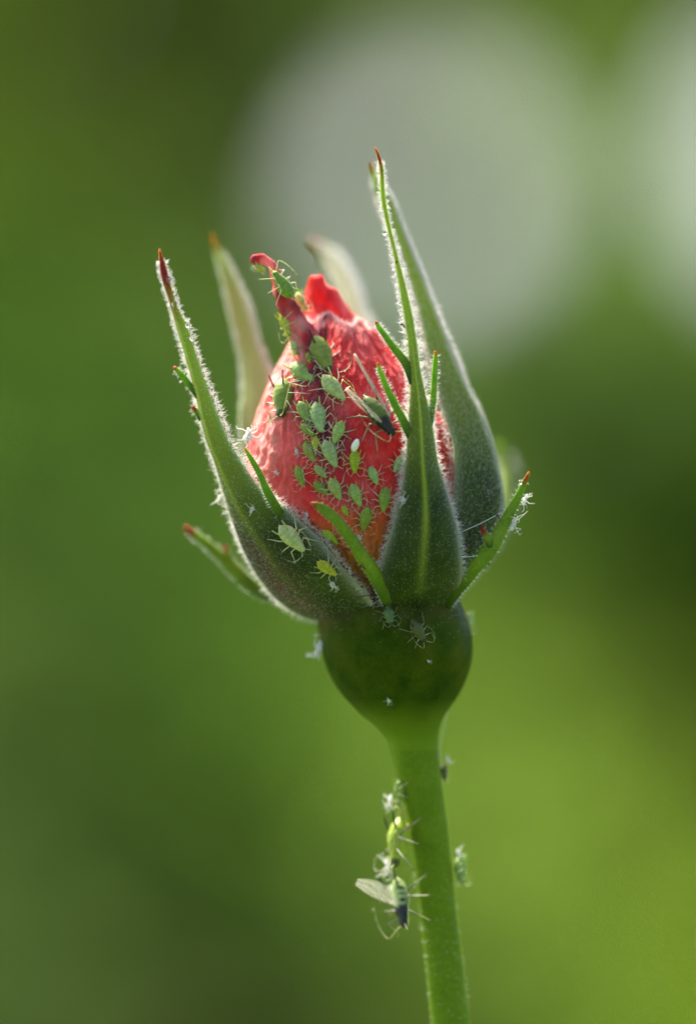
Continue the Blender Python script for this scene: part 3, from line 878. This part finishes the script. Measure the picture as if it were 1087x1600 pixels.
# ------------------------------------------------------------------ aphids
# unit aphid: 1 long, head towards +Y, feet on Z = 0
BODY = [(-.52, .012, .27), (-.47, .05, .265), (-.42, .115, .25), (-.34, .18, .235), (-.24, .225, .225), (-.12, .245, .22), (0, .235, .22), (.12, .205, .22), (.22, .17, .22), (.30, .14, .22), (.36, .12, .22),
        (.40, .118, .22), (.45, .10, .215), (.49, .06, .21), (.51, .02, .205)]
def aphid_body(seed, adult, plump=1.0, black_thorax=False):
    rs = np.random.default_rng(seed)
    pl = Pile()
    A = np.array(BODY); n = 16
    V, C = [], []
    B = catmull(A, 34)
    for y, r, zc in B:
        rip = 1 + 0.010 * math.sin(y * 46)
        for k in range(n):
            th = 2 * math.pi * k / n
            x = r * plump * rip * math.sin(th); z = r * plump * 0.86 * rip * math.cos(th)
            V.append((x, y, zc + z))
            top = max(0, math.cos(th))
            bl = (0.30 * max(0, math.sin(y * 46)) * (abs(math.sin(th)) > .3) + 0.28 * max(0, 1 - abs(math.sin(th)) * 3)) * top * (y < .3)
            dk = 0.0
            if adult and y > .36: dk = 0.75
            if black_thorax:
                if y > .10: dk = 0.97 if (y > .13) else 0.6
                else:
                    sp = math.sin(y * 46) > 0.1 and k in (2, 3, 13, 14)
                    dk = 1.0 if sp else 0.0
            C.append((0, dk, bl))
    F = [(i*n+k, i*n+(k+1) % n, (i+1)*n+(k+1) % n, (i+1)*n+k) for i in range(len(B)-1) for k in range(n)]
    F = [f[::-1] for f in F]
    F.append(tuple(range(n))); F.append(tuple((len(B)-1)*n + k for k in range(n))[::-1])
    pl.add(V, F, np.array(C))
    # legs: hip, knee, ankle, toe
    spec = [(.27, .30, .52, .30, .42), (.16, .02, .10, .36, .52), (.04, -.22, -.42, .36, .55)]
    for sx in (-1, 1):
        for (y0, yk, yf, xk, xf) in spec:
            j = rs.normal(0, .05, 6)
            P = [(sx*.07, y0, .17), (sx*(.15), y0 + (yk-y0)*.3, .22), (sx*(xk+j[0]), y0+(yk-y0)*.8+j[1], .33+j[2]*.5), (sx*(xf+j[3]), yf+j[4], .035), (sx*(xf+.07+j[3]), yf*1.1+j[4], .012)]
            kneeP = P[2]
            V1, F1 = tube(P, [.022, .020, .017, .010, .008], 6)
            c = np.zeros((len(V1), 3)); c[:, 0] = 1
            d = [0, 0, .85 if adult else .15, .25 if not adult else .5, 1.0]
            for q in range(5): c[q*6:(q+1)*6, 1] = d[q] if not black_thorax else max(d[q], .7 if q in (1, 2) else d[q])
            pl.add(V1, F1, c)
    return pl.mesh('aphid_body')
def tube_mesh(name, pts, rad, n=6, cols=(0, 0, 0)):
    V, F = tube(pts, rad, n)
    return Pile().add(V, F, cols).mesh(name)
def antenna_mesh(seed, sx, adult):
    rs = np.random.default_rng(seed); j = rs.normal(0, .06, 4)
    P = catmull(np.array([(sx*.05, .46, .25), (sx*(.13+j[0]*.4), .58, .34), (sx*(.24+j[1]), .62+j[0], .40), (sx*(.40+j[1]), .35+j[2]*2, .46), (sx*(.50+j[3]), -.05+j[2]*3, .44)]), 14)
    V, F = tube(P, np.linspace(.012, .006, 14), 5)
    c = np.zeros((len(V), 3)); c[:, 0] = 1
    c[:, 1] = np.repeat(np.where((np.arange(14) % 5 == 4) | (np.arange(14) > 10), .9, .15 if not adult else .45), 5)
    return Pile().add(V, F, c).mesh('antenna')
def cornicle_mesh(sx, dark):
    P = [(sx*.13, -.24, .36), (sx*.17, -.36, .43), (sx*.20, -.50, .48), (sx*.205, -.53, .485)]
    V, F = tube(P, [.027, .019, .016, .021], 8)
    c = np.zeros((len(V), 3)); c[:, 1] = np.repeat([0.6, 1, 1, 1] if dark else [0, 0, .15, .6], 8)
    return Pile().add(V, F, c).mesh('cornicle')
EYE_ME = {}
for sx in (-1, 1):
    V, F = ball((sx*.095, .425, .25), .026, 8, 6)
    EYE_ME[sx] = Pile().add(V, F).mesh('eye'); EYE_ME[sx].materials.append(M_EYE)
KIT = {}
def kit(adult, seed, kind='plain'):
    key = (adult, seed, kind)
    if key not in KIT:
        b = aphid_body(seed * 13 + 5, adult, 1.0 if kind != 'alate' else .72, kind == 'alate')
        b.materials.append(M_APHID)
        an = {s: antenna_mesh(seed * 7 + s + 3, s, adult) for s in (-1, 1)}
        co = {s: cornicle_mesh(s, adult) for s in (-1, 1)}
        for m_ in list(an.values()) + list(co.values()): m_.materials.append(M_APHID)
        KIT[key] = (b, an, co)
    return KIT[key]

GREENS = {'olive': (0.17, 0.20, 0.05), 'green': (0.27, 0.33, 0.055), 'mid': (0.39, 0.44, 0.14), 'pale': (0.52, 0.56, 0.22), 'grey': (0.40, 0.46, 0.21), 'yellow': (0.46, 0.48, 0.035),
          'dark': (0.10, 0.15, 0.03), 'brown': (0.12, 0.105, 0.04), 'glass': (0.13, 0.17, 0.07), 'orange': (0.55, 0.38, 0.05)}
def frame(loc, nor, head2d, size):
    """matrix that puts a unit thing on loc, up along nor, head along the picture direction head2d"""
    z = Vector(nor).normalized()
    h = Vector((head2d[0], 0, -head2d[1]))
    y = h - z * h.dot(z)
    if y.length < 1e-4: y = Vector((0, 0, -1)) - z * (-z.z)
    y.normalize()
    x = y.cross(z)
    R = Matrix((x, y, z)).transposed().to_4x4()
    return Matrix.Translation(Vector(loc)) @ R @ Matrix.Scale(size, 4)
N_APH = [0]
def aphid(label, tail, head, colour, adult=False, on=None, nor=None, kind='plain', group='aphids feeding on the rose bud', bury=0.06, lean=0.0):
    """tail and head in photograph pixels; on = depth when the body does not sit where the lens sees the bud"""
    N_APH[0] += 1
    cx, cy = (tail[0] + head[0]) / 2, (tail[1] + head[1]) / 2
    h2 = (head[0] - tail[0], head[1] - tail[1])
    if on is None:
        loc, nr = hit(cx, cy)
        if nor is not None: nr = Vector(nor).normalized()
    else:
        loc, nr = Vector(at(cx, cy, on)), Vector(nor).normalized()
    z = nr.normalized(); h = Vector((h2[0], 0, -h2[1])).normalized()
    fore = max(0.55, (h - z * h.dot(z)).length)
    size = math.hypot(*h2) / 200 / 1.0 / fore
    if on is not None: loc = loc - nr * size * 0.22
    else:
        # shift so that the raised body, not the feet, covers the pixel
        loc = loc - Vector((nr.x, 0, nr.z)) * size * 0.2
        l2 = BVH.find_nearest(loc)[0]
        if l2 is not None: loc = l2
    m = frame(loc - nr * bury * size, nr, h2, size)
    e = bpy.data.objects.new('aphid', None); col.objects.link(e)
    e.empty_display_size = 0.1
    e.matrix_world = m
    tag(e, label, 'aphid', group)
    b, an, co = kit(adult, N_APH[0] % 5, kind)
    c = GREENS[colour]; jit = 1 + random.uniform(-.12, .12)
    rgba = (c[0] * jit, c[1] * (1 + random.uniform(-.1, .1)), c[2] * jit, 1)
    def kid(name, me):
        o = link(name, me, None, e); o.color = rgba
        return o
    kid('body', b)
    for s in (-1, 1):
        kid('antenna', an[s]); kid('cornicle', co[s]); kid('eye', EYE_ME[s])
    return e

P_ = 'on the red petal'
LIST = [
 ('large green aphid with black cornicles climbing the pale left flank of the bud', (430, 597), (451, 645), 'green', True),
 ('plump green aphid with black cornicles at the foot of the curled petal tip', (499, 522), (510, 583), 'green', True),
 ('smooth pale green aphid just below the plump one with black cornicles', (506, 585), (535, 626), 'pale', False),
 ('pale green aphid beside the purple vein, left of the plump one with black cornicles', (457, 567), (486, 595), 'mid', False),
 ('tiny yellow aphid between the curled petal tip and the pale aphid beside it', (480, 551), (484, 567), 'yellow', False),
 ('light green aphid uppermost of the close pair on the purple vein', (467, 627), (484, 661), 'mid', False),
 ('grey green aphid with clear segments in the close pair on the vein', (489, 628), (503, 672), 'grey', False),
 ('small green aphid directly under the close pair on the vein', (472, 663), (490, 681), 'green', False),
 ('slim green aphid slanting towards the vein above the white newborn', (535, 658), (523, 694), 'mid', False),
 ('large grey green aphid in the middle of the colony', (507, 688), (525, 730), 'grey', False),
 ('green aphid beside the small yellow one in the colony', (471, 693), (493, 717), 'green', False),
 ('small yellow aphid squeezed between two green ones in the colony', (491, 683), (497, 704), 'yellow', False),
 ('yellow aphid giving birth to a white newborn', (554, 703), (554, 739), 'yellow', False),
 ('pale bluish aphid alone between the colony and the front sepal', (578, 729), (589, 757), 'grey', False),
 ('pale aphid half tucked under the edge of the front sepal', (632, 712), (615, 736), 'grey', False),
 ('green aphid on the outer left border of the colony', (459, 730), (476, 758), 'green', False),
 ('short green aphid, upper of two lying one above the other left of the vein', (491, 728), (510, 746), 'mid', False),
 ('short green aphid, lower of two lying one above the other left of the vein', (490, 754), (513, 772), 'green', False),
 ('green aphid in the colony just above the bright leafy lobe', (516, 747), (532, 781), 'mid', False),
 ('green aphid in the colony above the aphid at the yellow petal base', (549, 756), (563, 791), 'mid', False),
 ('dull green aphid lying upright beside the front sepal', (603, 761), (598, 800), 'green', False),
 ('dark green aphid at the yellow base of the petals', (572, 792), (568, 829), 'green', False),
 ('small yellow aphid half hidden behind the bright leafy lobe', (535, 790), (543, 806), 'yellow', False),
 ('yellow aphid blending into the yellow petal base', (505, 828), (526, 851), 'yellow', False),
 ('large pale green aphid with segments on the left sepal', (436, 822), (475, 860), 'pale', False),
 ('bright yellow green aphid low on the left sepal near its edge', (496, 877), (525, 899), 'yellow', False),
 ('round glassy grey aphid with dark feet on the hip', (605, 946), (611, 977), 'glass', True),
]
for a in LIST: aphid(*a)
aphid('brownish aphid with a pink speck on the hip', (642, 968), (664, 1003), 'brown', True)
UPN = (-0.8, -0.5, 0.2)
aphid('bright green aphid clinging to the curled petal tip with raised antennae', (460, 464), (428, 424), 'green', False, on=-.54, nor=(0.65, -0.65, 0.4))
aphid('small yellow aphid hanging under the end of the curled petal tip', (412, 426), (398, 414), 'yellow', False, on=-.44, nor=(-0.3, -0.4, -0.85))
aphid('yellow green aphid on the back of the curled petal tip', (434, 492), (455, 524), 'yellow', False, on=-.40, nor=(-0.85, -0.3, -0.2))
aphid('pale small aphid below the one on the back of the curled petal tip', (452, 528), (465, 552), 'pale', False, on=-.40, nor=(-0.8, -0.5, 0.1))
aphid('pale aphid half hidden behind the curled petal tip beside the inner petal', (468, 455), (476, 485), 'pale', False, on=-.26, nor=(0.6, 0.3, 0.4))
aphid('dark olive aphid behind the lobe that points out past the right sepal', (770, 866), (758, 888), 'dark', False, on=-.30, nor=(0.8, 0.2, -0.4))
aphid('pale green aphid on the shaded flank of the hip', (731, 955), (738, 988), 'pale', False, on=0.05, nor=(1, -0.1, 0.1))
aphid('small brown aphid where the hip narrows into the stem', (703, 1098), (697, 1112), 'brown', False, on=0, nor=(0.8, 0, -0.6))
ST = 'aphids on the stem'
aphid('green aphid highest on the lit side of the stem', (614, 1222), (628, 1256), 'green', False, on=-.08, nor=(-0.96, -0.25, 0.1), group=ST)
aphid('tiny yellow aphid between two larger ones on the lit side of the stem', (622, 1262), (629, 1280), 'yellow', False, on=-.1, nor=(-0.96, -0.25, 0.1), group=ST)
aphid('tiny orange aphid tucked behind the yellow green one on the stem', (633, 1288), (638, 1304), 'orange', False, on=-.12, nor=(-0.96, -0.25, 0.1), group=ST)
aphid('yellow green aphid with dark cornicles standing away from the stem', (602, 1291), (632, 1340), 'yellow', True, on=-.14, nor=(-0.9, -0.35, 0.25), group=ST)
aphid('thin brown aphid on the shaded side of the stem below the hip', (697, 1194), (694, 1220), 'brown', False, on=0.05, nor=(1, 0, 0.1), group=ST)
aphid('green aphid with long pale legs on the shaded side of the stem', (728, 1340), (716, 1378), 'mid', False, on=0.0, nor=(1, -0.1, 0.15), group=ST)

# winged aphids: the same body with black thorax and two pairs of wings as one wing part each
def wing_mesh(sx, L, W, base, tipdir, up, bow=0.0):
    """leaf-shaped membrane with a stiff leading edge and three veins"""
    d = unit(np.array(tipdir, float)); u = unit(np.array(up, float)); u = unit(u - d * np.dot(d, u)); s = np.cross(d, u)
    nr, nc = 16, 7
    P = np.zeros((nr, nc, 3))
    for i in range(nr):
        t = i / (nr - 1)
        w = W * (math.sin(math.pi * min(1, t ** 0.8) * 0.93 + 0.07) ** 0.8) * (0.35 + 0.65 * t) + 0.01
        for j in range(nc):
            f = j / (nc - 1) - 0.25
            P[i, j] = np.array(base) + d * L * t + u * w * f + s * (bow * math.sin(t * math.pi) + 0.01 * math.sin(j * 2.1))
    V, F, _, _ = shell(P, 0.006)
    pl = Pile().add(V, F)
    return pl.mesh('wing'), P
def vein_mesh(P):
    pl = Pile()
    for js in ([0] * 16, [0]*5 + [1, 1, 2, 2, 3, 3, 4, 4, 5, 5, 5], [0]*9 + [1, 1, 1, 2, 2, 2, 2]):
        V, F = tube([P[i, js[i]] for i in range(16)], np.linspace(.016, .007, 16), 5)
        pl.add(V, F)
    return pl.mesh('wing_vein')
w1 = aphid('winged aphid with black thorax and folded wings on the red petal', (573, 618), (611, 682), 'olive', True, kind='alate', group='winged aphids', bury=0.02)
for sx, tip in ((-1, (-.02, -1, .42)), (1, (.20, -1, .16))):
    me, P = wing_mesh(sx, 1.38 if sx < 0 else .95, .20, (sx*.10, .22, .40), tip, (sx * .55, 0.1, -.8))
    wo = link('wing', me, M_WING, w1)
    link('vein', vein_mesh(P), M_PALE, wo)
w2 = aphid('winged aphid with one clear wing spread out beside the stem', (604, 1380), (641, 1437), 'pale', True, on=-.14, nor=(-0.75, -0.6, 0.2), kind='alate', group='winged aphids')
me, P = wing_mesh(1, .92, .42, (.05, .16, .38), (-.72, -.42, .75), (-0.5, -.6, -.5))
mi = w2.matrix_world.inverted()
def local(p): return np.array(mi @ Vector(p))
bp, tp, upv = local(at(632, 1420, -.18)), local(at(556, 1380, -.25)), local(at(590, 1440, -.2)) - local(at(595, 1398, -.2))
me, P = wing_mesh(1, float(np.linalg.norm(tp - bp)), .42, bp, tp - bp, -upv)
wo = link('wing', me, M_WING, w2); link('vein', vein_mesh(P), M_PALE, wo)
me, P = wing_mesh(1, .8, .25, bp, local(at(590, 1360, .3)) - bp, -upv)
wo = link('wing', me, M_WING, w2); link('vein', vein_mesh(P), M_PALE, wo)

# the newborn that leaves the yellow aphid
def newborn():
    a, b = at(551, 703, 0), at(559, 686, 0)
    loc, nr = hit(555, 700)
    y = loc.y - .055
    P = catmull(np.array([at(551.5, 705, y), at(554, 698, y - .01), at(557, 691, y - .02), at(558.5, 686, y - .02)]), 14)
    V, F = tube(P, 0.0285 * np.sin(np.linspace(0.35, math.pi - 0.15, 14)) ** 0.6, 12)
    e = link('aphid_nymph', Pile().add(V, F).mesh('aphid_nymph'), M_NYMPH)
    tag(e, 'white newborn nymph leaving the yellow aphid tail first', 'aphid nymph')
newborn()

# shed skins: crumpled hollow husks with splayed legs
def skin_mesh(seed):
    rs = np.random.default_rng(seed)
    pl = Pile()
    B = catmull(np.array(BODY), 18); n = 10
    V = []
    for y, r, zc in B:
        for k in range(n):
            th = 2 * math.pi * k / n
            p = np.array((r * .75 * math.sin(th), y * .8, .10 + r * .5 * math.cos(th)))
            p += .11 * np.array(noise.noise_vector(p * 6 + seed)) + rs.normal(0, .012, 3)
            V.append(p)
    F = [(i*n+k, (i+1)*n+k, (i+1)*n+(k+1) % n, i*n+(k+1) % n) for i in range(len(B)-1) for k in range(n) if not (5 < i < 11 and k in (0, 9))]
    pl.add(V, F)
    for q in range(9):
        a = rs.uniform(0, 2 * math.pi); L = rs.uniform(.35, .75)
        d = np.array((math.cos(a), math.sin(a), rs.uniform(-.1, .9)))
        p0 = np.array((0, rs.uniform(-.2, .35), .12))
        P = [p0, p0 + d * L * .4 + rs.normal(0, .05, 3), p0 + d * L * .75 + rs.normal(0, .10, 3), p0 + d * L + rs.normal(0, .14, 3)]
        V1, F1 = tube(catmull(np.array(P), 8), np.linspace(.03, .012, 8), 5)
        pl.add(V1, F1)
    me = pl.mesh('shed_skin'); me.materials.append(M_SKIN)
    return me
SKINS = [skin_mesh(s) for s in range(6)]
def skin(label, px, py, size, ang, k, on=None, nor=None):
    if on is None: loc, nr = hit(px, py)
    else: loc, nr = Vector(at(px, py, on)), Vector(nor).normalized()
    o = link('shed_skin', SKINS[k % 6], None)
    o.matrix_world = frame(loc, nr, (math.cos(ang), math.sin(ang)), size / 200)
    tag(o, label, 'shed skin', 'white shed aphid skins')
skin('large white shed skin with long upright legs between left sepal and petal', 387, 684, 36, -1.4, 0, -.62, (0.1, -0.9, 0.5))
skin('white shed skin on the hairy outer edge of the left sepal', 345, 778, 18, 2.8, 1, -.35, (-0.9, -0.4, 0.1))
skin('tiny white shed skin on the upper face of the left sepal', 394, 796, 16, -1.0, 2)
skin('white shed skin fragment on the pale flank of the petal', 432, 739, 11, 0.4, 3)
skin('white shed skin at the edge of the aphid colony', 464, 706, 13, 1.2, 4)
skin('white shed skin where petal meets the left sepal', 479, 806, 16, 1.8, 5)
skin('white shed skin caught under the front sepal edge beside a pale aphid', 627, 735, 15, 2.4, 1)
skin('white shed skin clinging to the front sepal margin', 630, 780, 20, 0.3, 2)
skin('white shed skin and dark speck on the bright leafy lobe', 561, 839, 13, 1.0, 3)
skin('white shed skin below the yellow green aphid on the left sepal', 520, 913, 19, 1.0, 4)
skin('tiny white shed skin where front and right sepals cross', 712, 818, 13, 1.2, 5)
skin('white shed skin nearest the tip of the lobe past the right sepal', 817, 781, 26, -1.0, 0, -.60, (0.8, -0.5, -0.2))
skin('white shed skin lower on the lobe past the right sepal', 799, 819, 26, -0.8, 1, -.60, (0.8, -0.5, -0.2))
skin('white shed skin bristling on the lit flank of the hip', 502, 1013, 34, 1.9, 2, -.10, (-0.95, -0.3, 0.1))
skin('thin pale shed skin low on the hip', 607, 1094, 11, 1.5, 3)
skin('faint pale shed skin under the brownish aphid on the hip', 669, 1033, 8, 0.4, 4)
skin('white shed skin between aphids high on the stem', 612, 1251, 24, 1.3, 5, -.08, (-0.95, -0.3, 0))
skin('pale shed skin above the winged aphid on the stem', 610, 1354, 38, 0.3, 0, -.05, (-0.95, -0.3, 0.1))
skin('white shed skin by the long legged aphid on the stem', 714, 1335, 20, 1.0, 4, .02, (0.95, -0.2, 0.3))
skin('pale wisp of shed skin above the thin brown aphid', 698, 1188, 14, 1.0, 2, .05, (0.95, -0.2, 0.3))

# dew on the left sepal's slender end and on the front sepal
def drop(label, px, py, r, y):
    V, F = ball((0, 0, 0), r / 200, 14, 10)
    V = V * [1, 1, 1.0]
    o = link('dew_drop', raw_mesh('dew_drop', V, F), M_WATER)
    o.location = at(px, py, y)
    tag(o, label, 'dew drop', 'dew drops on the sepals')
drop('dew drop nearest the red end of the left sepal', 264, 436, 4.0, -.50)
drop('round dew drop on the face of the left sepal', 273, 475, 4.4, -.55)
drop('dew drop on the right margin of the left sepal', 293, 509, 3.6, -.56)
drop('long dew drop below the others on the left sepal', 300, 529, 4.0, -.58)
drop('dew drop on the margin of the front sepal', 600, 364, 3.6, -.75)
drop('dew drop near the tip of the lobe past the right sepal', 813, 754, 3.2, -.66)

# silk threads
def silk(label, pts, r=0.0022):
    A = catmull(np.array([at(*p) for p in pts]), 14)
    V, F = tube(A, r, 5)
    o = link('silk_thread', Pile().add(V, F).mesh('silk_thread'), M_SILK)
    tag(o, label, 'silk thread', 'silk threads')
silk('fine silk thread from the right sepal to the pointing lobe', [(718, 832, -.72), (750, 818, -.72), (784, 800, -.66)])
silk('short silk thread low between front sepal and pointing lobe', [(720, 869, -.80), (734, 870, -.78), (746, 868, -.70)])
silk('silk thread hanging from the hip beside the stem', [(700, 1108, .02), (692, 1140, .02), (686, 1172, .02), (690, 1196, .03)], .0018)
